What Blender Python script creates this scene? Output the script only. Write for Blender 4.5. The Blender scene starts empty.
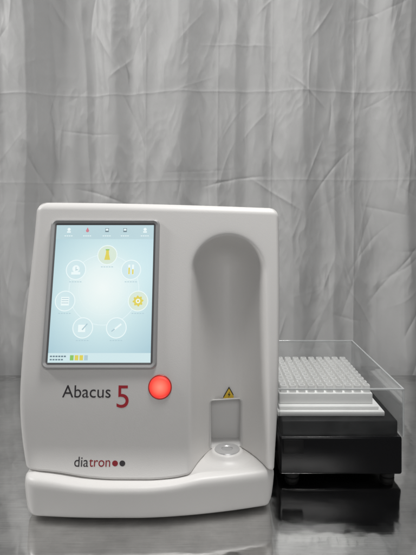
import bpy, bmesh, math, random
import numpy as np
from mathutils import Vector, Matrix
random.seed(4); rng = np.random.RandomState(7)
scene = bpy.context.scene
COL = scene.collection
F = 536.0; HC = 0.434; Y0 = 0.75

# ------------------------------------------------------------------ materials
def mat(name, color, rough=0.5, metal=0.0, emit=None, estr=1.0, bump=None, spec=0.5, coat=0.0, var=0.0):
    m = bpy.data.materials.new(name); m.use_nodes = True
    nt = m.node_tree; b = nt.nodes['Principled BSDF']
    b.inputs['Base Color'].default_value = (*color, 1)
    b.inputs['Roughness'].default_value = rough
    b.inputs['Metallic'].default_value = metal
    b.inputs['Specular IOR Level'].default_value = spec
    b.inputs['Coat Weight'].default_value = coat
    if emit:
        b.inputs['Emission Color'].default_value = (*emit, 1)
        b.inputs['Emission Strength'].default_value = estr
    tc = nt.nodes.new('ShaderNodeTexCoord')
    if var > 0:
        n = nt.nodes.new('ShaderNodeTexNoise'); n.inputs['Scale'].default_value = 9; n.inputs['Detail'].default_value = 5
        nt.links.new(tc.outputs['Object'], n.inputs['Vector'])
        r = nt.nodes.new('ShaderNodeMapRange')
        r.inputs['To Min'].default_value = max(0.02, rough-var); r.inputs['To Max'].default_value = rough+var
        nt.links.new(n.outputs['Fac'], r.inputs['Value']); nt.links.new(r.outputs['Result'], b.inputs['Roughness'])
    if bump:
        n2 = nt.nodes.new('ShaderNodeTexNoise'); n2.inputs['Scale'].default_value = bump[0]; n2.inputs['Detail'].default_value = 3
        nt.links.new(tc.outputs['Object'], n2.inputs['Vector'])
        bp = nt.nodes.new('ShaderNodeBump'); bp.inputs['Strength'].default_value = bump[1]; bp.inputs['Distance'].default_value = 0.001
        nt.links.new(n2.outputs['Fac'], bp.inputs['Height']); nt.links.new(bp.outputs['Normal'], b.inputs['Normal'])
    return m
def emis(name, color, s=1.0):
    return mat(name, (0.02,0.02,0.02), 0.4, emit=color, estr=s)

M_body = mat('body_plastic', (0.755,0.742,0.725), 0.43, bump=(900,0.14), var=0.06, spec=.42)
M_plinth = mat('plinth_plastic', (0.755,0.742,0.725), 0.38, bump=(900,0.10), var=0.06, spec=.42)
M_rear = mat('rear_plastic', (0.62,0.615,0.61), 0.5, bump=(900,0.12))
M_port = mat('port_plastic', (0.68,0.675,0.665), 0.4)
M_bezel = mat('bezel_silver', (0.42,0.42,0.42), 0.40, metal=0.35)
M_bezin = mat('bezel_inner', (0.11,0.11,0.115), 0.35)
M_steel = mat('steel_disc', (0.80,0.80,0.80), 0.34, metal=0.6)
M_hole = mat('hole_shade', (0.42,0.42,0.42), 0.5)  # grey disc colour stands for the shade in the cup's dimple
M_black = mat('black_plastic', (0.006,0.006,0.007), 0.24, bump=(700,0.12), var=0.06, spec=0.3)
M_black2 = mat('black_satin', (0.006,0.006,0.0065), 0.5, spec=0.25)
M_rubber = mat('rubber', (0.02,0.02,0.02), 0.8)
M_rack = mat('rack_white', (0.95,0.95,0.935), 0.4)
M_rackin = mat('rack_hole_shade', (0.50,0.50,0.49), 0.6)  # grey paints the shade inside the white rack's shallow wells
M_ink = mat('ink_dark', (0.045,0.04,0.045), 0.45)
M_red = mat('ink_red', (0.30,0.02,0.03), 0.45)
M_red5 = mat('ink_crimson', (0.46,0.02,0.035), 0.45)
M_yel = mat('label_yellow', (0.85,0.58,0.05), 0.4)
M_blk = mat('label_black', (0.02,0.02,0.02), 0.4)
M_ring = mat('button_ring', (0.45,0.06,0.05), 0.35)

def btn_mat():
    m = mat('button_lens', (0.6,0.08,0.06), 0.25); nt=m.node_tree; b=nt.nodes['Principled BSDF']
    tc = nt.nodes.new('ShaderNodeTexCoord')
    s = nt.nodes.new('ShaderNodeVectorMath'); s.operation='SUBTRACT'; s.inputs[1].default_value=(0.5,0.5,0.52)
    nt.links.new(tc.outputs['Generated'], s.inputs[0])
    k = nt.nodes.new('ShaderNodeVectorMath'); k.operation='MULTIPLY'; k.inputs[1].default_value=(1.0,0.0,1.0)
    nt.links.new(s.outputs[0], k.inputs[0])
    l = nt.nodes.new('ShaderNodeVectorMath'); l.operation='LENGTH'; nt.links.new(k.outputs[0], l.inputs[0])
    r = nt.nodes.new('ShaderNodeValToRGB'); e=r.color_ramp.elements
    e[0].position=0.05; e[0].color=(1.0,0.24,0.17,1); e[1].position=0.5; e[1].color=(0.50,0.01,0.01,1)
    a=e.new(0.30); a.color=(1.0,0.11,0.07,1)
    a=e.new(0.41); a.color=(0.85,0.035,0.025,1)
    nt.links.new(l.outputs['Value'], r.inputs['Fac']); nt.links.new(r.outputs['Color'], b.inputs['Emission Color'])
    b.inputs['Emission Strength'].default_value=1.0
    return m
M_btn = btn_mat()
def disp_mat():
    m = bpy.data.materials.new('display_glow'); m.use_nodes = True
    nt = m.node_tree; b = nt.nodes['Principled BSDF']
    b.inputs['Base Color'].default_value = (0.03,0.03,0.035,1); b.inputs['Roughness'].default_value = 0.18
    tc = nt.nodes.new('ShaderNodeTexCoord')
    s = nt.nodes.new('ShaderNodeVectorMath'); s.operation='SUBTRACT'; s.inputs[1].default_value=(0.5,0.5,0.53)
    nt.links.new(tc.outputs['Generated'], s.inputs[0])
    k = nt.nodes.new('ShaderNodeVectorMath'); k.operation='MULTIPLY'; k.inputs[1].default_value=(1.0,0.0,1.25)
    nt.links.new(s.outputs[0], k.inputs[0])
    l = nt.nodes.new('ShaderNodeVectorMath'); l.operation='LENGTH'; nt.links.new(k.outputs[0], l.inputs[0])
    r = nt.nodes.new('ShaderNodeValToRGB')
    e = r.color_ramp.elements
    e[0].position=0.0; e[0].color=(0.88,0.95,0.93,1)
    e[1].position=0.78; e[1].color=(0.40,0.60,0.68,1)
    a = e.new(0.18); a.color=(0.80,0.91,0.90,1)
    a = e.new(0.42); a.color=(0.60,0.79,0.82,1)
    nt.links.new(l.outputs['Value'], r.inputs['Fac'])
    nt.links.new(r.outputs['Color'], b.inputs['Emission Color']); b.inputs['Emission Strength'].default_value=0.97
    return m
M_disp = disp_mat()
E_bar = emis('screen_bar', (0.50,0.68,0.73), 0.95)
E_line = emis('screen_line', (0.74,0.87,0.89), 1.0)
E_fill = emis('screen_icon_fill', (0.63,0.80,0.83), 0.98)
E_filly = emis('screen_icon_fill_yellow', (0.68,0.80,0.68), 0.98)
E_rim = emis('screen_icon_rim', (0.82,0.92,0.92), 1.0)
E_dark = emis('screen_dark', (0.14,0.21,0.25), 1.0)
E_mid = emis('screen_mid', (0.42,0.58,0.64), 1.0)
E_yel = emis('screen_yellow', (0.72,0.62,0.09), 1.0)
E_grn = emis('screen_green', (0.25,0.55,0.12), 1.0)
E_redi = emis('screen_red', (0.60,0.20,0.25), 1.0)
E_white = emis('screen_white', (0.82,0.92,0.92), 1.0)

# ------------------------------------------------------------------ object helpers
ORG = {}
def tag(o, label=None, cat=None, group=None, kind=None):
    if label: o['label']=label
    if cat: o['category']=cat
    if group: o['group']=group
    if kind: o['kind']=kind
def empty(name, loc):
    o = bpy.data.objects.new(name, None); COL.objects.link(o); o.location = loc; o.empty_display_size=0.05
    ORG[o.name] = Vector(loc); return o
def mk(name, V, Fc, m, parent=None, smooth=False):
    me = bpy.data.meshes.new(name)
    org = ORG.get(parent.name, Vector((0,0,0))) if parent else Vector((0,0,0))
    me.from_pydata([(v[0]-org.x, v[1]-org.y, v[2]-org.z) for v in V], [], Fc)
    me.update()
    if len(Fc) < 60000:
        bm = bmesh.new(); bm.from_mesh(me); bmesh.ops.recalc_face_normals(bm, faces=bm.faces); bm.to_mesh(me); bm.free()
    me.materials.append(m)
    if smooth is True:
        me.polygons.foreach_set('use_smooth', [True]*len(me.polygons))
    o = bpy.data.objects.new(name, me); COL.objects.link(o)
    if parent: o.parent = parent; ORG[o.name] = org
    return o
def autosm(o, ang=40):
    me = o.data
    bm = bmesh.new(); bm.from_mesh(me)
    for f in bm.faces: f.smooth = True
    for e in bm.edges:
        if len(e.link_faces)==2 and e.calc_face_angle(0) > math.radians(ang): e.smooth=False
    bm.to_mesh(me); bm.free(); return o
class MB:
    def __init__(s): s.V=[]; s.F=[]
    def add(s, V, Fc):
        n=len(s.V); s.V += [tuple(v) for v in V]; s.F += [tuple(i+n for i in f) for f in Fc]
    def box(s, x0,x1,y0,y1,z0,z1, bev=0.0, seg=2):
        bm = bmesh.new(); bmesh.ops.create_cube(bm, size=1)
        for v in bm.verts:
            v.co = Vector((x0+(v.co.x+.5)*(x1-x0), y0+(v.co.y+.5)*(y1-y0), z0+(v.co.z+.5)*(z1-z0)))
        if bev>0: bmesh.ops.bevel(bm, geom=bm.edges[:], offset=bev, segments=seg, profile=0.5, affect='EDGES')
        bm.verts.index_update()
        s.add([v.co[:] for v in bm.verts], [[v.index for v in f.verts] for f in bm.faces]); bm.free()
    def lathe(s, c, prof, n=32, ph=0.0, open_=False):
        V=[];Fc=[]
        for pr in prof:
            r,h=pr[0],pr[1]; sq=len(pr)>2
            for k in range(n):
                a=2*math.pi*k/n+ph
                rr=r/((abs(math.cos(a))**7+abs(math.sin(a))**7)**(1/7)) if sq else r
                V.append((c[0]+rr*math.cos(a), c[1]+rr*math.sin(a), c[2]+h))
        for j in range(len(prof)-1):
            for k in range(n):
                a=j*n+k; b=j*n+(k+1)%n
                Fc.append((a,b,b+n,a+n))
        if not open_:
            Fc.append(tuple(range(n))[::-1]); Fc.append(tuple(range((len(prof)-1)*n, len(prof)*n)))
        s.add(V,Fc)
    def loft(s, rings, cap0=True, cap1=True):
        n=len(rings[0]); V=[p for r in rings for p in r]; Fc=[]
        for j in range(len(rings)-1):
            for k in range(n):
                a=j*n+k; b=j*n+(k+1)%n; Fc.append((a,b,b+n,a+n))
        if cap0: Fc.append(tuple(range(n))[::-1])
        if cap1: Fc.append(tuple(range((len(rings)-1)*n,len(rings)*n)))
        s.add(V,Fc)
    def build(s,name,m,parent=None,smooth=False,ang=None):
        o = mk(name,s.V,s.F,m,parent,smooth)
        if ang: autosm(o,ang)
        return o

# ------------------------------------------------------------------ analyser front surface
def sst(a,b,t):
    t=min(1,max(0,(t-a)/(b-a))); return t*t*(3-2*t)
def wave(x):   # wavy lip between housing and plinth
    return 0.0050*(1-sst(-0.255,-0.17,x)) - 0.0040*sst(-0.22,-0.13,x)*(1-sst(-0.085,-0.01,x)) + 0.0035*sst(-0.05,0.0,x)
def ZBx(x): return 0.0575+wave(x)
def prof(z):
    t = z-0.16
    return 0.26*0.5*(t+math.sqrt(t*t+0.0036)) - 0.0
def ztop(x): return 0.4375 - 0.0085*((x+0.26)/0.366)**1.6 if x>-0.26 else 0.4375
def XL(z): 
    t=max(0,(0.18-z)/0.12); return -0.2705+0.012*t*t+0.0045*sst(0.20,0.42,z)
def XR(z):
    t=(z-0.058)/0.375; return 0.094+0.0155*(1-(1-min(1,max(0,t)))**1.8)
CX=0.0305; CR=0.0550; CZ=0.333
def cove_s(x,z):
    rx = x-CX
    r = math.hypot(rx, max(0,z-CZ))/CR
    s = 1-abs(r)**2.2
    k=0.085
    s = 0.5*(s+math.sqrt(s*s+k*k)) if s>-1.6 else 0.0
    return min(1,max(0.0, s-0.0011))
def front_y(x,z, edges=False):
    y = prof(z) + 0.10*(x+0.08)**2
    st = 1/(1+math.exp(-(x+0.0265)/0.0006)) if abs(x+0.0265)<0.02 else (1.0 if x>-0.0265 else 0.0)
    y += 0.0006*st*min(1,max(0,(0.335-z)/0.09))
    s = cove_s(x,z)
    y += 0.076*s
    f = max(0,(0.095-z)/0.040)
    y -= 0.0100*f*f*(1-s)*sst(-0.262,-0.235,x)*(1-0.6*sst(-0.03,0.0,x))
    return y
def solve(px,py,off=0.0):
    Y=0.78
    for _ in range(14):
        X=(px-208)/F*Y; z=HC-(py-205)/F*Y; Y=0.5*Y+0.5*(Y0+front_y(X,z)+off)
    return X, Y-Y0, z

root = empty('hematology_analyzer', (-0.08,0.15,0.0))
tag(root, 'white benchtop blood analyzer with lit touchscreen and red glowing button on steel table', 'medical analyzer')

NX,NZ = 470,480
NXS0,NXS1=0.0035,0.0515; NZS0,NZS1=0.066,0.1345
V=[]; R=0.011; RC=0.014
us = np.linspace(0,1,NX); vs=np.linspace(0,1,NZ)
for j,v in enumerate(vs):
    for i,u in enumerate(us):
        xm = XL(0.2)+(XR(0.2)-XL(0.2))*u
        zt = ztop(xm); zb=ZBx(xm); z = zb+(zt-zb)*v
        xl,xr = XL(z),XR(z)
        dz = z-(zt-RC)
        if dz>0:
            ins = RC-math.sqrt(max(0,RC*RC-dz*dz)); xl+=ins; xr-=ins
        x = xl+(xr-xl)*u
        dd = 0.0
        if x-xl<R: dd += (R-(x-xl))**2
        if xr-x<R*0.5: dd += (2*(R*0.5-(xr-x)))**2
        if zt-z<R: dd += (R-(zt-z))**2
        q = math.sqrt(dd); q=min(q,R)
        roll = R-math.sqrt(max(0,R*R-q*q))
        eb=max(0,0.0022-(z-zb)); roll += eb*0.8      # small chamfer into the seam
        V.append((x, front_y(x,z)+roll, z))
Fc=[]
for j in range(NZ-1):
    for i in range(NX-1):
        a=j*NX+i
        cx=(V[a][0]+V[a+1][0])/2; cz=(V[a][2]+V[a+NX][2])/2
        if NXS0<cx<NXS1 and NZS0<cz<NZS1: continue
        Fc.append((a,a+1,a+NX+1,a+NX))
border=[i for i in range(NX)] + [j*NX+NX-1 for j in range(1,NZ)] + [(NZ-1)*NX+i for i in range(NX-2,-1,-1)] + [j*NX for j in range(NZ-2,0,-1)]
n0=len(V); nb=len(border)
for b in border: V.append((V[b][0], max(0.10,V[b][1]+0.02), V[b][2]))
for k in range(nb):
    a=border[k]; b=border[(k+1)%nb]; Fc.append((b,a,n0+k,n0+(k+1)%nb))
mk('front_cover', V, Fc, M_body, root, True)
def case_ring(y, ins):
    pts=[]
    for k in range(0,nb,6):
        b=border[k]; x,_,z=V[b]; cx,cz=-0.082,0.245
        pts.append((cx+(x-cx)*(1-ins/0.18), y, cz+(z-cz)*(1-ins/0.19)))
    return pts
mb=MB(); mb.loft([case_ring(0.098,0.002),case_ring(0.32,0.003),case_ring(0.345,0.008),case_ring(0.352,0.02)],cap0=False)
mb.build('rear_case', M_rear, root, ang=40)

# plinth : outline seen from above
def plinth_outline():
    pts=[]
    xl,xr=-0.2575,0.0950
    n=90
    for i in range(n+1):
        x=xl+(xr-xl)*i/n
        t=(x-xl)/(xr-xl)
        y=-0.025+0.034*max(0,(t-0.45)/0.55)**1.7 + 0.008*max(0,(0.35-t)/0.35)**2
        if x-xl<0.022: q=0.022-(x-xl); y+=0.022-math.sqrt(max(0,0.000484-q*q))
        if xr-x<0.014: q=0.014-(xr-x); y+=0.014-math.sqrt(max(0,0.000196-q*q))
        pts.append((x,y))
    for i in range(1,11): pts.append((xr,pts[n][1]+ (0.34-pts[n][1])*i/10))
    for i in range(1,12): pts.append((xr-(xr-xl)*i/12,0.345))
    for i in range(10,0,-1): pts.append((xl, pts[0][1]+(0.34-pts[0][1])*i/10))
    return pts
PO=plinth_outline()
def inset(pts,d):
    out=[];n=len(pts)
    for i in range(n):
        a=pts[i-1];b=pts[(i+1)%n]; tx,ty=b[0]-a[0],b[1]-a[1]; l=math.hypot(tx,ty) or 1
        out.append((pts[i][0]-ty/l*d, pts[i][1]+tx/l*d))
    return out
rings=[]
for d,z in [(0.016,0.0045),(0.0105,0.0048),(0.0068,0.0068),(0.0046,0.0105),(0.0030,0.018),(0.0012,0.031),(0.0,0.043),(0.0002,0.0475),(0.0014,0.0510),(0.0036,0.0534),(0.0070,0.0547),(0.0115,0.0556),(0.0145,0.0562)]:
    k=max(0,(z-0.02)/0.036)
    rings.append([(x,y,z+wave(x)*k) for x,y in inset(PO,d)])
mb=MB(); mb.loft(rings,cap1=False)
top=rings[-1]
Vt=[];Ft=[]
for i in range(91):
    Vt.append(top[i]); Vt.append((top[i][0],0.330,top[i][2]))
for i in range(90): Ft.append((2*i,2*i+2,2*i+3,2*i+1))
mb.add(Vt,Ft)
mb.build('plinth', M_plinth, root, ang=50)
for (x,y) in [(-0.215,0.03),(0.062,0.05),(-0.215,0.30),(0.062,0.30)]:
    mb=MB(); mb.lathe((x,y,0),[(0.010,0),(0.011,0.002),(0.011,0.0052)],20); mb.build('foot', M_rubber, root, ang=40)

# tube port niche in the cove
yb=front_y(0.027,0.10)
mb=MB()
x0,x1,z0,z1=NXS0-0.0015,NXS1+0.0015,NZS0-0.0015,NZS1+0.0015
def rrect(x0,x1,z0,z1,r,y,n=6):
    p=[]
    for (cx,cz,a0) in [(x1-r,z1-r,0),(x0+r,z1-r,90),(x0+r,z0+r,180),(x1-r,z0+r,270)]:
        for k in range(n+1):
            a=math.radians(a0+90*k/n); p.append((cx+r*math.cos(a), y if not callable(y) else y(cx+r*math.cos(a),cz+r*math.sin(a)), cz+r*math.sin(a)))
    return p
yo=lambda x,z: front_y(x,z)+0.004
rr=[rrect(x0,x1,z0,z1,0.003,yo), rrect(x0,x1,z0,z1,0.003,lambda x,z: front_y(x,z)-0.0008),
    rrect(x0+.0015,x1-.0015,z0+.0015,z1-.0015,0.003,lambda x,z: front_y(x,z)-0.0008),
    rrect(x0+.0028,x1-.0028,z0+.0028,z1-.0028,0.003,lambda x,z: front_y(x,z)+0.002),
    rrect(x0+.0036,x1-.0036,z0+.0036,z1-.0036,0.003,lambda x,z: yb+0.012)]
mb.loft(rr,cap0=False,cap1=True)
port=mb.build('tube_port', M_port, root, ang=35)
# tube stand: low mound with a steel cup
mb=MB(); c=(0.0285,0.049,0.0590)
mb.lathe(c,[(0.042,-0.0005),(0.036,0.0006),(0.030,0.0028),(0.0255,0.0062),(0.0235,0.0092),(0.0218,0.0106),(0.0200,0.0108),(0.001,0.0108)],56,open_=True)
cup=mb.build('tube_stand', M_plinth, root, ang=60)
mb=MB(); mb.lathe((c[0],c[1],c[2]+0.0109),[(0.0190,0),(0.0182,0.0013),(0.0090,0.0016),(0.0080,0.0008)],40,open_=True)
mb.build('steel_ring', M_steel, cup, ang=35)
mb=MB(); mb.lathe((c[0],c[1],c[2]+0.0114),[(0.0081,0.0),(0.0001,0.0001)],32,open_=True)
mb.build('cup_hole_shade', M_hole, cup, ang=35)

# decals laid on the front
def on_front(pts,h): return [(x, front_y(x,z)-h, z) for x,z in pts]
def decal(name, polys, m, parent, h=0.00025):
    V=[];Fc=[]
    for i,p in enumerate(polys):
        n=len(V); V+=on_front(p,h+i*0.00003); Fc.append(tuple(range(n,n+len(p))))
    return mk(name,V,Fc,m,parent)
def P(px,py):
    X,y,z=solve(px,py); return (X,z)
# warning triangle : one flat plate on the cove wall
tx_,ty_,tz_=solve(229,394.6); 
def plate(name,pts,m,parent,h):
    k=(Y0+ty_)/F
    return mk(name,[(tx_+a*k, ty_-0.0012-h, tz_+b*k) for a,b in pts],[tuple(range(len(pts)))],m,parent)
def tri(r): return [(r*math.cos(math.radians(a)), r*math.sin(math.radians(a))) for a in (90,210,330)]
w=plate('warning_label',tri(8.2),M_blk,root,0.0)
plate('yellow_triangle',tri(6.6),M_yel,w,0.0004)
plate('warning_symbol',[(1.0,4.0),(-1.3,-.2),(0.1,0.0),(-.8,-2.6),(1.5,.9),(.2,.8)],M_blk,w,0.0008)

def text_part(name, s, px0, px1, pyb, m, parent, h=0.00025, bold=0.0, tall=1.0):
    cu=bpy.data.curves.new(name,'FONT'); cu.body=s; cu.size=1; cu.offset=bold; cu.resolution_u=6
    to=bpy.data.objects.new(name+'_src',cu); COL.objects.link(to)
    dg=bpy.context.evaluated_depsgraph_get(); me=bpy.data.meshes.new_from_object(to.evaluated_get(dg))
    vs=[v.co.copy() for v in me.vertices]; fs=[tuple(p.vertices) for p in me.polygons]
    bpy.data.objects.remove(to); 
    xa=min(v.x for v in vs); xb=max(v.x for v in vs)
    a=solve(px0,pyb); b=solve(px1,pyb); k=(b[0]-a[0])/(xb-xa)
    V=[]
    for v in vs:
        X=a[0]+(v.x-xa)*k; Z=a[2]+v.y*k*tall
        V.append((X,front_y(X,Z)-h,Z))
    return mk(name,V,fs,m,parent)
text_part('name_lettering','Abacus',62,110.5,397.3,M_ink,root)
text_part('numeral','5',116.5,128.5,407.5,M_red5,root)
text_part('maker_lettering','dia',74,88,466.5,M_ink,root)
text_part('maker_lettering','tron',88.8,110,466.5,M_red,root)
for cx,mm in ((115,M_red),(122.3,M_ink)):
    decal('logo_dot',[[P(cx+2.9*math.cos(a),463.3-2.9*math.sin(a)) for a in np.linspace(0,2*math.pi,25)[:-1]]],mm,root)

# start button
bx,by,bz=solve(160,387)
def disc_on(name,rprof,m,parent,n=48):
    rings=[]
    for r,h in rprof:
        rings.append([(bx+r*math.cos(a), by-h+ (r*math.sin(a))*0.13, bz+r*math.sin(a)) for a in np.linspace(0,2*math.pi,n+1)[:-1]])
    mb=MB(); mb.loft(rings,cap0=False,cap1=True); return mb.build(name,m,parent,ang=30)
rg=disc_on('start_button',[(0.0168,-0.002),(0.0168,0.0010),(0.0165,0.0014),(0.0159,0.0015),(0.0157,0.0012)],M_ring,root)
disc_on('button_lens',[(0.0155,0.0008),(0.0152,0.0020),(0.0145,0.0025),(0.012,0.0030),(0.006,0.0033)],M_btn,rg)

# ------------------------------------------------------------------ touchscreen
TH=math.atan(0.245); ox,oy,oz=solve(102.5,292)
O=Vector((ox,oy,oz)); EX=Vector((1,0,0)); EY=Vector((0,math.sin(TH),math.cos(TH))); NN=Vector((0,-math.cos(TH),math.sin(TH)))
PX=(Y0+oy)/F
def S(u,v,h): return tuple(O+EX*u+EY*v+NN*h)
def rr2(w,h_,r,hh,n=8):
    p=[]
    for (cx,cy,a0) in [(w-r,h_-r,0),(-w+r,h_-r,90),(-w+r,-h_+r,180),(w-r,-h_+r,270)]:
        for k in range(n+1):
            a=math.radians(a0+90*k/n); p.append(S(cx+r*math.cos(a),cy+r*math.sin(a),hh))
    return p
W2,H2=0.0825,0.1090
mb=MB()
mb.loft([rr2(W2+.0005,H2+.0005,.009,-.008),rr2(W2,H2,.009,.0014),rr2(W2-.0014,H2-.0014,.0085,.0036),rr2(W2-.0024,H2-.0024,.0075,.0040),rr2(W2-.0064,H2-.0064,.004,.0024)],cap0=False,cap1=False)
bez=mb.build('screen_bezel',M_bezel,root,ang=25)
mb=MB()
mb.loft([rr2(W2-.0062,H2-.0062,.004,.0026),rr2(W2-.0076,H2-.0076,.003,.0022),rr2(W2-.0092,H2-.0092,.002,.0020)],cap0=False,cap1=False)
mb.build('inner_gasket',M_bezin,bez,ang=35)
DW,DH=W2-.0090,H2-.0090
disp=mk('display',[S(-DW,-DH,.0021),S(DW,-DH,.0021),S(DW,DH,.0021),S(-DW,DH,.0021)],[(0,1,2,3)],M_disp,root)
def flat(name,polys,m,parent,h):
    V=[];Fc=[]
    for i,p in enumerate(polys):
        n=len(V)
        V+=[S(x,y,h+i*0.000004) for x,y in p]; Fc.append(tuple(range(n,n+len(p))))
    return mk(name,V,Fc,m,parent)
def circ(cx,cy,r,n=36): return [(cx+r*math.cos(a),cy+r*math.sin(a)) for a in np.linspace(0,2*math.pi,n+1)[:-1]]
def ringp(cx,cy,r0,r1,n=48,a0=0,a1=2*math.pi):
    out=[]
    for k in range(n):
        a=a0+(a1-a0)*k/n;b=a0+(a1-a0)*(k+1)/n
        out.append([(cx+r0*math.cos(a),cy+r0*math.sin(a)),(cx+r1*math.cos(a),cy+r1*math.sin(a)),(cx+r1*math.cos(b),cy+r1*math.sin(b)),(cx+r0*math.cos(b),cy+r0*math.sin(b))])
    return out
def flat0(name,polys,m,parent,h):
    V=[];Fc=[]
    for p in polys:
        n=len(V); V+=[S(x,y,h) for x,y in p]; Fc.append(tuple(range(n,n+len(p))))
    return mk(name,V,Fc,m,parent)
def rect(x0,x1,y0,y1): return [(x0,y0),(x1,y0),(x1,y1),(x0,y1)]
u=PX
flat0('header_bar',[rect(-DW,DW,DH-14.5*u,DH)],E_bar,disp,.0023)
flat0('footer_bar',[rect(-DW,DW,-DH,-DH+9*u)],E_fill,disp,.0023)
hx=[-37,-18,2,20.5,41]
hm=[E_white,E_redi,E_dark,E_dark,E_white]
for x,m_ in zip(hx,hm):
    cy=DH-5.2*u; cx=x*u
    if m_ is E_redi: pl=[circ(cx,cy-.6*u,1.6*u),[(cx-1.4*u,cy),(cx+1.4*u,cy),(cx,cy+3.0*u)]]
    elif m_ is E_dark: pl=[rect(cx-1.8*u,cx+1.8*u,cy-2.0*u,cy+2.0*u)]
    else: pl=[circ(cx,cy+.8*u,1.6*u),rect(cx-1.9*u,cx+1.9*u,cy-2.6*u,cy-1.2*u)]
    flat('header_icon',pl,m_,disp,.0024)
    if m_ is E_dark: flat('header_icon',[rect(cx-1.3*u,cx+1.3*u,cy-.6*u,cy+1.5*u)],E_line,disp,.0026)
    flat0('header_caption',[rect(cx-4.2*u+k*2.2*u,cx-2.7*u+k*2.2*u,DH-11.6*u,DH-10.8*u) for k in range(4)],E_white,disp,.0024)
RC_=(1.5*u,2.5*u); 
flat0('orbit_ring',ringp(*RC_,34.5*u,35.2*u,72)+ringp(*RC_,25.0*u,25.25*u,72),E_line,disp,.0023)
icons=[(3.5,37),(28,22),(36,-9),(15.5,-35),(-17.5,-35),(-36.5,-9),(-27.5,22)]
for i,(ix,iy) in enumerate(icons):
    cx,cy=ix*u,iy*u
    ic=flat0('menu_icon',[circ(cx,cy,9.8*u)],E_filly if i in (0,2) else E_fill,disp,.0025)
    flat0('menu_icon_rim',ringp(cx,cy,9.3*u,10.1*u),E_rim,disp,.0027)
    g=.0028
    if i==0:
        flat('menu_glyph',[[(cx-1.4*u,cy+5*u),(cx+1.4*u,cy+5*u),(cx+1.6*u,cy+1*u),(cx-1.6*u,cy+1*u)],[(cx-1.6*u,cy+1*u),(cx+1.6*u,cy+1*u),(cx+3.0*u,cy-5*u),(cx-3.0*u,cy-5*u)]],E_yel,disp,g)
        flat('menu_glyph',[rect(cx-1.9*u,cx+1.9*u,cy+4.8*u,cy+5.9*u)],E_grn,disp,g+.0001)
    elif i==1:
        flat('menu_glyph',[rect(cx-2.9*u,cx-.9*u,cy-4.8*u,cy+5.2*u),rect(cx+.9*u,cx+2.9*u,cy-4.8*u,cy+5.2*u)],E_white,disp,g)
        flat('menu_glyph',[rect(cx-2.6*u,cx-1.2*u,cy-4.5*u,cy+2.2*u),rect(cx+1.2*u,cx+2.6*u,cy-4.5*u,cy+.5*u)],E_yel,disp,g+.0001)
    elif i==2:
        gear=[]
        for k in range(32):
            a=2*math.pi*k/32; r=(5.4 if (k//2)%2==0 else 4.2)*u; gear.append((cx+r*math.cos(a),cy+r*math.sin(a)))
        flat('menu_glyph',[gear],E_yel,disp,g); flat('menu_glyph',[circ(cx,cy,2.2*u)],E_white,disp,g+.0001); flat('menu_glyph',[circ(cx,cy,1.1*u)],E_yel,disp,g+.0002)
    elif i==3:
        flat('menu_glyph',[[(cx-5*u,cy-3*u),(cx-4*u,cy-4.2*u),(cx+5.2*u,cy+3*u),(cx+4.2*u,cy+4.4*u)]],E_white,disp,g)
        flat('menu_glyph',[[(cx-5*u,cy-3*u),(cx-4.2*u,cy-4.0*u),(cx-1.2*u,cy-1.6*u),(cx-2*u,cy-.6*u)]],E_mid,disp,g+.0001)
    elif i==4:
        flat('menu_glyph',[rect(cx-4.5*u,cx+2.5*u,cy-4*u,cy+3*u)],E_white,disp,g)
        flat('menu_glyph',[[(cx-1*u,cy-1.5*u),(cx,cy-2.2*u),(cx+4.8*u,cy+3.6*u),(cx+4*u,cy+4.4*u)]],E_mid,disp,g+.0001)
    elif i==5:
        flat('menu_glyph',[rect(cx-4.0*u,cx+4.0*u,cy-4.4*u,cy+4*u)],E_white,disp,g)
        flat0('menu_glyph',[rect(cx-3.4*u,cx+3.4*u,cy+(2.2-k*2.2)*u,cy+(2.8-k*2.2)*u) for k in range(3)],E_mid,disp,g+.0001)
    else:
        flat('menu_glyph',[circ(cx,cy+1*u,3.6*u),rect(cx-4.5*u,cx+4.5*u,cy-4.8*u,cy-2.2*u)],E_white,disp,g)
        flat('menu_glyph',[rect(cx-.3*u,cx+.3*u,cy-1*u,cy+3*u),rect(cx-.3*u,cx+2.2*u,cy-.3*u,cy+.4*u)],E_mid,disp,g+.0001)
    flat0('menu_caption',[rect(cx+(-6+k*2.6)*u,cx+(-4.2+k*2.6)*u,cy-12.4*u,cy-11.7*u) for k in range(5)],E_mid,disp,.0024)
fy=-DH
flat0('footer_caption',[rect(-DW+(2+k*2.7)*u,-DW+(4+k*2.7)*u,fy+(5.2-1.0*(k%2==3))*u,fy+6.6*u) for k in range(6)],E_dark,disp,.0024)
flat0('footer_caption',[rect(-DW+(2+k*2.7)*u,-DW+(4+k*2.7)*u,fy+2.2*u,fy+3.5*u) for k in range(5)],E_dark,disp,.0024)
for k,m_ in enumerate((E_grn,E_yel,E_yel,E_mid)):
    flat('status_icon',[rect(-DW+(21.5+k*4.6)*u,-DW+(25+k*4.6)*u,fy+2.2*u,fy+7*u)],m_,disp,.0024)

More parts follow.
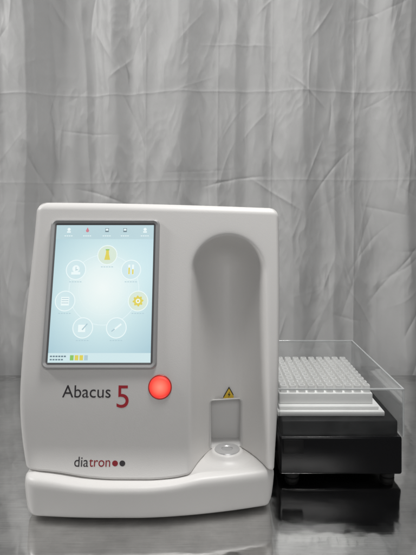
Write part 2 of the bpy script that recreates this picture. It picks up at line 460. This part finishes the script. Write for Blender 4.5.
# ------------------------------------------------------------------ autosampler
yy=lambda Y: Y-Y0
sam=empty('sample_feeder',(0.20,yy(0.99),0)); tag(sam,'black tube feeder with clear plastic cover standing right of the white analyzer','sample feeder')
mb=MB(); mb.box(0.112,0.305,yy(0.84),yy(1.15),0.011,0.0705,0.004,3); mb.build('body',M_black,sam,ang=40)
mb=MB(); mb.box(0.116,0.2995,yy(0.8445),yy(1.13),0.0700,0.0945,0.003,3); mb.build('deck',M_black2,sam,ang=40)
mb=MB(); mb.box(0.118,0.150,yy(0.8385),yy(0.845),0.045,0.0665,0.001,2); mb.build('front_trim',M_black2,sam,ang=40)
mb=MB(); mb.box(0.097,0.114,yy(0.90),yy(1.0),0.02,0.06,0.002); mb.build('coupling',M_black,sam,ang=40)
for x in (0.135,0.288):
    for Y in (0.862,1.12):
        mb=MB(); mb.lathe((x,yy(Y),0),[(0.010,0),(0.0115,0.0015),(0.0115,0.006),(0.009,0.0115)],24); mb.build('foot',M_rubber,sam,ang=40)
mb=MB(); mb.box(0.112,0.284,yy(0.860),yy(1.075),0.0948,0.1025,0.0015,2); mb.box(0.115,0.277,yy(0.868),yy(1.068),0.1023,0.1080,0.002,2)
mb.build('tray',M_rack,sam,ang=40)
# clear cover
def clear(name,lo,hi,k=.55,tint=.975,base=.03):
    m=bpy.data.materials.new(name); m.use_nodes=True; nt=m.node_tree
    for n in list(nt.nodes): nt.nodes.remove(n)
    out=nt.nodes.new('ShaderNodeOutputMaterial'); tr=nt.nodes.new('ShaderNodeBsdfTransparent'); tr.inputs[0].default_value=(tint,tint+.003,tint+.004,1)
    gl=nt.nodes.new('ShaderNodeBsdfGlossy'); gl.inputs['Roughness'].default_value=.04; gl.inputs[0].default_value=(1,1,1,1)
    df=nt.nodes.new('ShaderNodeBsdfDiffuse'); df.inputs[0].default_value=(.7,.72,.72,1)  # diffuse haze painted in for the cloudy reflection of the curtain
    lw=nt.nodes.new('ShaderNodeLayerWeight'); lw.inputs[0].default_value=.5
    pw=nt.nodes.new('ShaderNodeMath'); pw.operation='POWER'; pw.inputs[1].default_value=3.5; nt.links.new(lw.outputs['Facing'],pw.inputs[0])
    fr=nt.nodes.new('ShaderNodeMath'); fr.operation='MULTIPLY_ADD'; fr.inputs[1].default_value=k; fr.inputs[2].default_value=base; nt.links.new(pw.outputs[0],fr.inputs[0])
    m1=nt.nodes.new('ShaderNodeMixShader'); m2=nt.nodes.new('ShaderNodeMixShader')
    n=nt.nodes.new('ShaderNodeTexNoise'); n.inputs['Scale'].default_value=18; n.inputs['Detail'].default_value=8; n.inputs['Distortion'].default_value=1.0
    tc=nt.nodes.new('ShaderNodeTexCoord'); nt.links.new(tc.outputs['Object'],n.inputs['Vector'])
    r=nt.nodes.new('ShaderNodeMapRange'); r.inputs['From Min'].default_value=.4; r.inputs['From Max'].default_value=.7; r.inputs['To Min'].default_value=lo; r.inputs['To Max'].default_value=hi
    nt.links.new(n.outputs['Fac'],r.inputs['Value']); nt.links.new(r.outputs['Result'],m1.inputs['Fac'])
    nt.links.new(tr.outputs[0],m1.inputs[1]); nt.links.new(df.outputs[0],m1.inputs[2])
    nt.links.new(fr.outputs[0],m2.inputs['Fac']); nt.links.new(m1.outputs[0],m2.inputs[1]); nt.links.new(gl.outputs[0],m2.inputs[2])
    nt.links.new(m2.outputs[0],out.inputs[0]); return m
M_clear=clear('clear_acrylic',.01,.05,.5,.985); M_side=clear('clear_acrylic_side',.07,.20,.6,.93,.06); M_front=clear('clear_acrylic_front',.006,.03,.55,.98,.035); M_edge=clear('acrylic_edge',.6,.8)
cx0,cx1,cy0,cy1,cz0,cz1=0.110,0.3075,yy(0.838),yy(1.1385),0.0715,0.147
t=0.003
mb=MB()
mb.box(cx0+t,cx1-t,cy0+t,cy1-t,cz1-t,cz1)
mb.box(cx0+t,cx1-t,cy1-t,cy1,cz0,cz1-t)
mb.box(cx0,cx0+t,cy0+t,cy1-t,cz0,cz1-t)
cov=mb.build('cover',M_clear,sam)
mb=MB(); mb.box(cx0+t,cx1-t,cy0,cy0+t,cz0,cz1-t); mb.build('cover_front',M_front,cov)
mb=MB(); mb.box(cx1-t,cx1,cy0+t,cy1-t,cz0,cz1-t); mb.build('cover_side',M_side,cov)
mb=MB()
mb.box(cx0,cx1,cy0,cy0+t,cz1-t+.0002,cz1,0.0006,1); mb.box(cx0,cx1,cy1-t,cy1,cz1-t+.0002,cz1,0.0006,1)
mb.box(cx1-t,cx1,cy0+t,cy1-t,cz1-t+.0002,cz1,0.0006,1)
mb.box(cx1-t,cx1,cy0,cy0+t,cz0,cz1-t,0.0006,1); mb.box(cx1-t,cx1,cy1-t,cy1,cz0,cz1-t,0.0006,1)
mb.build('cover_edge',M_edge,cov)

# tube rack (separate thing resting on the tray)
rk=empty('tube_rack',(0.193,yy(0.965),0.108)); tag(rk,'white plastic tube rack with a grid of empty wells under the clear cover','tube rack')
mb=MB(); rx0,rx1,ry0,ry1=0.1165,0.2700,yy(0.878),yy(1.052)
mb.box(rx0,rx1,ry0,ry1,0.1082,0.1255,0.0015,2)
mb.build('rack_body',M_rack,rk,ang=40)
mb=MB(); mh=MB()
nx,ny=10,10
for i in range(nx):
    for j in range(ny):
        x=rx0+0.0005+(rx1-rx0-0.001)*(i+.5)/nx; y=ry0+0.0005+(ry1-ry0-0.001)*(j+.5)/ny
        mb.lathe((x,y,0.1252),[(0.0057,0,1),(0.0055,0.0112,1),(0.0051,0.0120,1),(0.0037,0.0120),(0.0035,0.0095)],24,math.pi/24,open_=True)
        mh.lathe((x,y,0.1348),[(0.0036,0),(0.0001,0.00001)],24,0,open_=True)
mb.build('well_grid',M_rack,rk,ang=30); mh.build('well_floor_shade',M_rackin,rk)

# ------------------------------------------------------------------ steel table
def steel():
    m=bpy.data.materials.new('brushed_steel'); m.use_nodes=True; nt=m.node_tree; b=nt.nodes['Principled BSDF']
    b.inputs['Metallic'].default_value=1
    tc=nt.nodes.new('ShaderNodeTexCoord'); mp=nt.nodes.new('ShaderNodeMapping'); mp.inputs['Scale'].default_value=(20,420,20)
    nt.links.new(tc.outputs['Object'],mp.inputs[0])
    n=nt.nodes.new('ShaderNodeTexNoise'); n.inputs['Scale'].default_value=1; n.inputs['Detail'].default_value=7; nt.links.new(mp.outputs[0],n.inputs['Vector'])
    n2=nt.nodes.new('ShaderNodeTexNoise'); n2.inputs['Scale'].default_value=11; n2.inputs['Detail'].default_value=9; n2.inputs['Roughness'].default_value=.66; nt.links.new(tc.outputs['Object'],n2.inputs['Vector'])
    r=nt.nodes.new('ShaderNodeMapRange'); r.inputs['From Min'].default_value=.38; r.inputs['From Max'].default_value=.68; r.inputs['To Min'].default_value=.02; r.inputs['To Max'].default_value=.12
    nt.links.new(n2.outputs['Fac'],r.inputs['Value'])
    ad=nt.nodes.new('ShaderNodeMath'); ad.operation='MULTIPLY_ADD'; ad.inputs[1].default_value=.05
    nt.links.new(n.outputs['Fac'],ad.inputs[0]); nt.links.new(r.outputs['Result'],ad.inputs[2]); nt.links.new(ad.outputs[0],b.inputs['Roughness'])
    cr=nt.nodes.new('ShaderNodeValToRGB'); cr.color_ramp.elements[0].position=.34; cr.color_ramp.elements[0].color=(.55,.55,.545,1); cr.color_ramp.elements[1].position=.66; cr.color_ramp.elements[1].color=(.90,.895,.885,1)
    av=nt.nodes.new('ShaderNodeMath'); av.operation='MULTIPLY_ADD'; av.inputs[1].default_value=.3; nt.links.new(n.outputs['Fac'],av.inputs[0])
    hf=nt.nodes.new('ShaderNodeMath'); hf.operation='MULTIPLY'; hf.inputs[1].default_value=.7; nt.links.new(n2.outputs['Fac'],hf.inputs[0]); nt.links.new(hf.outputs[0],av.inputs[2])
    nt.links.new(av.outputs[0],cr.inputs[0]); nt.links.new(cr.outputs[0],b.inputs['Base Color'])
    n3=nt.nodes.new('ShaderNodeTexNoise'); n3.inputs['Scale'].default_value=10; n3.inputs['Detail'].default_value=3; nt.links.new(tc.outputs['Object'],n3.inputs['Vector'])
    b1=nt.nodes.new('ShaderNodeBump'); b1.inputs['Strength'].default_value=.32; b1.inputs['Distance'].default_value=.004; nt.links.new(n3.outputs['Fac'],b1.inputs['Height'])
    b2=nt.nodes.new('ShaderNodeBump'); b2.inputs['Strength'].default_value=.06; b2.inputs['Distance'].default_value=.0003; nt.links.new(n.outputs['Fac'],b2.inputs['Height']); nt.links.new(b1.outputs[0],b2.inputs['Normal'])
    nt.links.new(b2.outputs[0],b.inputs['Normal']); return m
mb=MB(); mb.box(-1.0,1.0,-0.50,yy(1.37),-0.045,0.0,0.004,3)
tb=mb.build('steel_table',steel(),None,ang=40); tag(tb,'brushed stainless steel tabletop under the analyzer and the black feeder','table')

# ------------------------------------------------------------------ curtain
def perlin(x,y,seed):
    r=np.random.RandomState(seed); g=r.uniform(0,2*np.pi,(256,256))
    xi=np.floor(x).astype(int); yi=np.floor(y).astype(int); xf=x-xi; yf_=y-yi
    f=lambda t: t*t*t*(t*(t*6-15)+10)
    def dot(ix,iy,dx,dy):
        a=g[ix%256,iy%256]; return np.cos(a)*dx+np.sin(a)*dy
    n00=dot(xi,yi,xf,yf_); n10=dot(xi+1,yi,xf-1,yf_); n01=dot(xi,yi+1,xf,yf_-1); n11=dot(xi+1,yi+1,xf-1,yf_-1)
    u_=f(xf); v_=f(yf_)
    return (n00*(1-u_)+n10*u_)*(1-v_)+(n01*(1-u_)+n11*u_)*v_
def ridge(x,y,s,e=.003): return 1-np.sqrt((perlin(x,y,s)*2)**2+e)
cxs=np.linspace(-0.95,0.95,1150); czs=np.linspace(-0.35,1.25,820)
X,Z=np.meshgrid(cxs,czs)
xw=X+.030*perlin(X*2.2,Z*1.3,1)+.009*perlin(X*6,Z*4.0,2)
zw=Z+.05*perlin(X*3,Z*3,41)
left=1/(1+np.exp((X+0.36)/0.05)); rightm=1/(1+np.exp(-(X-0.42)/0.06)); low=1/(1+np.exp((Z-0.50)/0.10))
h=.045*perlin(xw*4.5,Z*.35,3)+(.028+.024*left+.012*rightm)*perlin(xw*12,Z*.45,4)
h+=(.0150+.010*left)*ridge(xw*7.5,Z*.45,5,.008)
h+=(.0065+.004*left)*ridge(xw*17+Z*.5,Z*.9,15,.003)
h+=.0056*ridge(xw*12-Z*1.8,zw*3.0+3,6,.001)*(.6+perlin(X*3,Z*3,7))
h+=.0044*ridge(xw*14+Z*3,zw*5,8,.001)*(.6+perlin(X*4,Z*4,9)*1.4)
h+=(.0026+.0012*low)*ridge(xw*28+Z*4,zw*9,10,.001)*np.clip(.5+perlin(X*6,Z*6,12)*2.0,0,2)
h+=.0010*ridge(xw*50-Z*6,zw*22,16,.0015)*np.clip(.4+perlin(X*7,Z*7,17)*2.2,0,2)
for i in range(300):
    cx=rng.uniform(-.8,.8); cz=rng.uniform(0,1.1); ang=rng.normal(math.pi/2,.42) if rng.rand()<.8 else rng.uniform(0,math.pi)
    L=rng.uniform(.03,.11); w_=rng.uniform(.0025,.006); am=rng.uniform(-1,1)*.0030
    dx=X-cx; dz=Z-cz; al=dx*math.cos(ang)+dz*math.sin(ang); pe=-dx*math.sin(ang)+dz*math.cos(ang)+rng.uniform(-1.5,1.5)*al*al
    h+=am*np.exp(-np.sqrt(pe*pe+1e-6)/w_)*np.exp(-(al/L)**4)
for zz,aa in ((0.745,.0011),(0.50,.0007)): 
    zc=zz+.012*perlin(X*2,X*0+.3,31)
    h+=aa*np.exp(-np.abs(Z-zc-.012*X)/.0035)
for xc in (-.18,0.02,0.17,0.40): h+=.0017*np.exp(-np.abs(X-xc-.01*Z)/.0035)
h=h-h.mean()
Yc=yy(1.475)-h
V=np.stack([X,Yc,Z],-1).reshape(-1,3); ny_,nx_=X.shape
idx=np.arange(ny_*nx_).reshape(ny_,nx_)
Fq=np.stack([idx[:-1,:-1],idx[:-1,1:],idx[1:,1:],idx[1:,:-1]],-1).reshape(-1,4)
me=bpy.data.meshes.new('curtain'); me.from_pydata(V.tolist(),[],Fq.tolist()); me.polygons.foreach_set('use_smooth',[True]*len(me.polygons)); me.update()
def cloth():
    m=mat('curtain_cloth',(0.47,0.47,0.467),0.52,spec=.35); nt=m.node_tree; b=nt.nodes['Principled BSDF']
    tc=nt.nodes.new('ShaderNodeTexCoord')
    n=nt.nodes.new('ShaderNodeTexNoise'); n.inputs['Scale'].default_value=60; n.inputs['Detail'].default_value=5; n.inputs['Distortion'].default_value=.3
    nt.links.new(tc.outputs['Object'],n.inputs['Vector'])
    bp=nt.nodes.new('ShaderNodeBump'); bp.inputs['Strength'].default_value=.13; bp.inputs['Distance'].default_value=.003
    nt.links.new(n.outputs['Fac'],bp.inputs['Height']); nt.links.new(bp.outputs[0],b.inputs['Normal']); return m
me.materials.append(cloth())
cu=bpy.data.objects.new('curtain',me); COL.objects.link(cu); tag(cu,'creased off white cloth curtain hanging behind the table','curtain')

# ------------------------------------------------------------------ light, world, camera
def area(name,loc,target,sx,sy,power,col,spread=180):
    l=bpy.data.lights.new(name,'AREA'); l.shape='RECTANGLE'; l.size=sx; l.size_y=sy; l.energy=power; l.color=col; l.spread=math.radians(spread)
    o=bpy.data.objects.new(name,l); COL.objects.link(o); o.location=loc
    o.rotation_euler=(Vector(target)-Vector(loc)).to_track_quat('-Z','Y').to_euler(); return o
area('left_grazing_light',(-1.8,0.05,1.6),(0.15,0.5,0.35),0.3,0.3,21,(1.0,0.99,0.975))  # unseen key at upper left, placed to graze the curtain folds
area('overhead_lamp',(0.22,0.0,1.9),(0.11,0.14,0.1),0.6,0.35,8.5,(1.0,0.99,0.975),110)
area('front_fill_light',(0.2,-1.9,1.3),(0,0.1,0.25),1.2,0.6,7.5,(1.0,0.99,0.98))  # unseen fill from behind the camera, added for frontal light on the panel
w=bpy.data.worlds.new('World'); scene.world=w; w.use_nodes=True
w.node_tree.nodes['Background'].inputs[0].default_value=(0.94,0.95,0.97,1); w.node_tree.nodes['Background'].inputs[1].default_value=0.12
cam=bpy.data.cameras.new('camera'); co=bpy.data.objects.new('camera',cam); COL.objects.link(co)
co.location=(0,-Y0,HC); co.rotation_euler=(math.radians(90),0,0)
cam.sensor_fit='VERTICAL'; cam.sensor_height=24; cam.sensor_width=18; cam.lens=24*F/555; cam.shift_y=-72.5/555; cam.clip_start=.01; cam.clip_end=50
scene.camera=co
scene.view_settings.view_transform='Standard'; scene.view_settings.look='None'; scene.view_settings.exposure=0
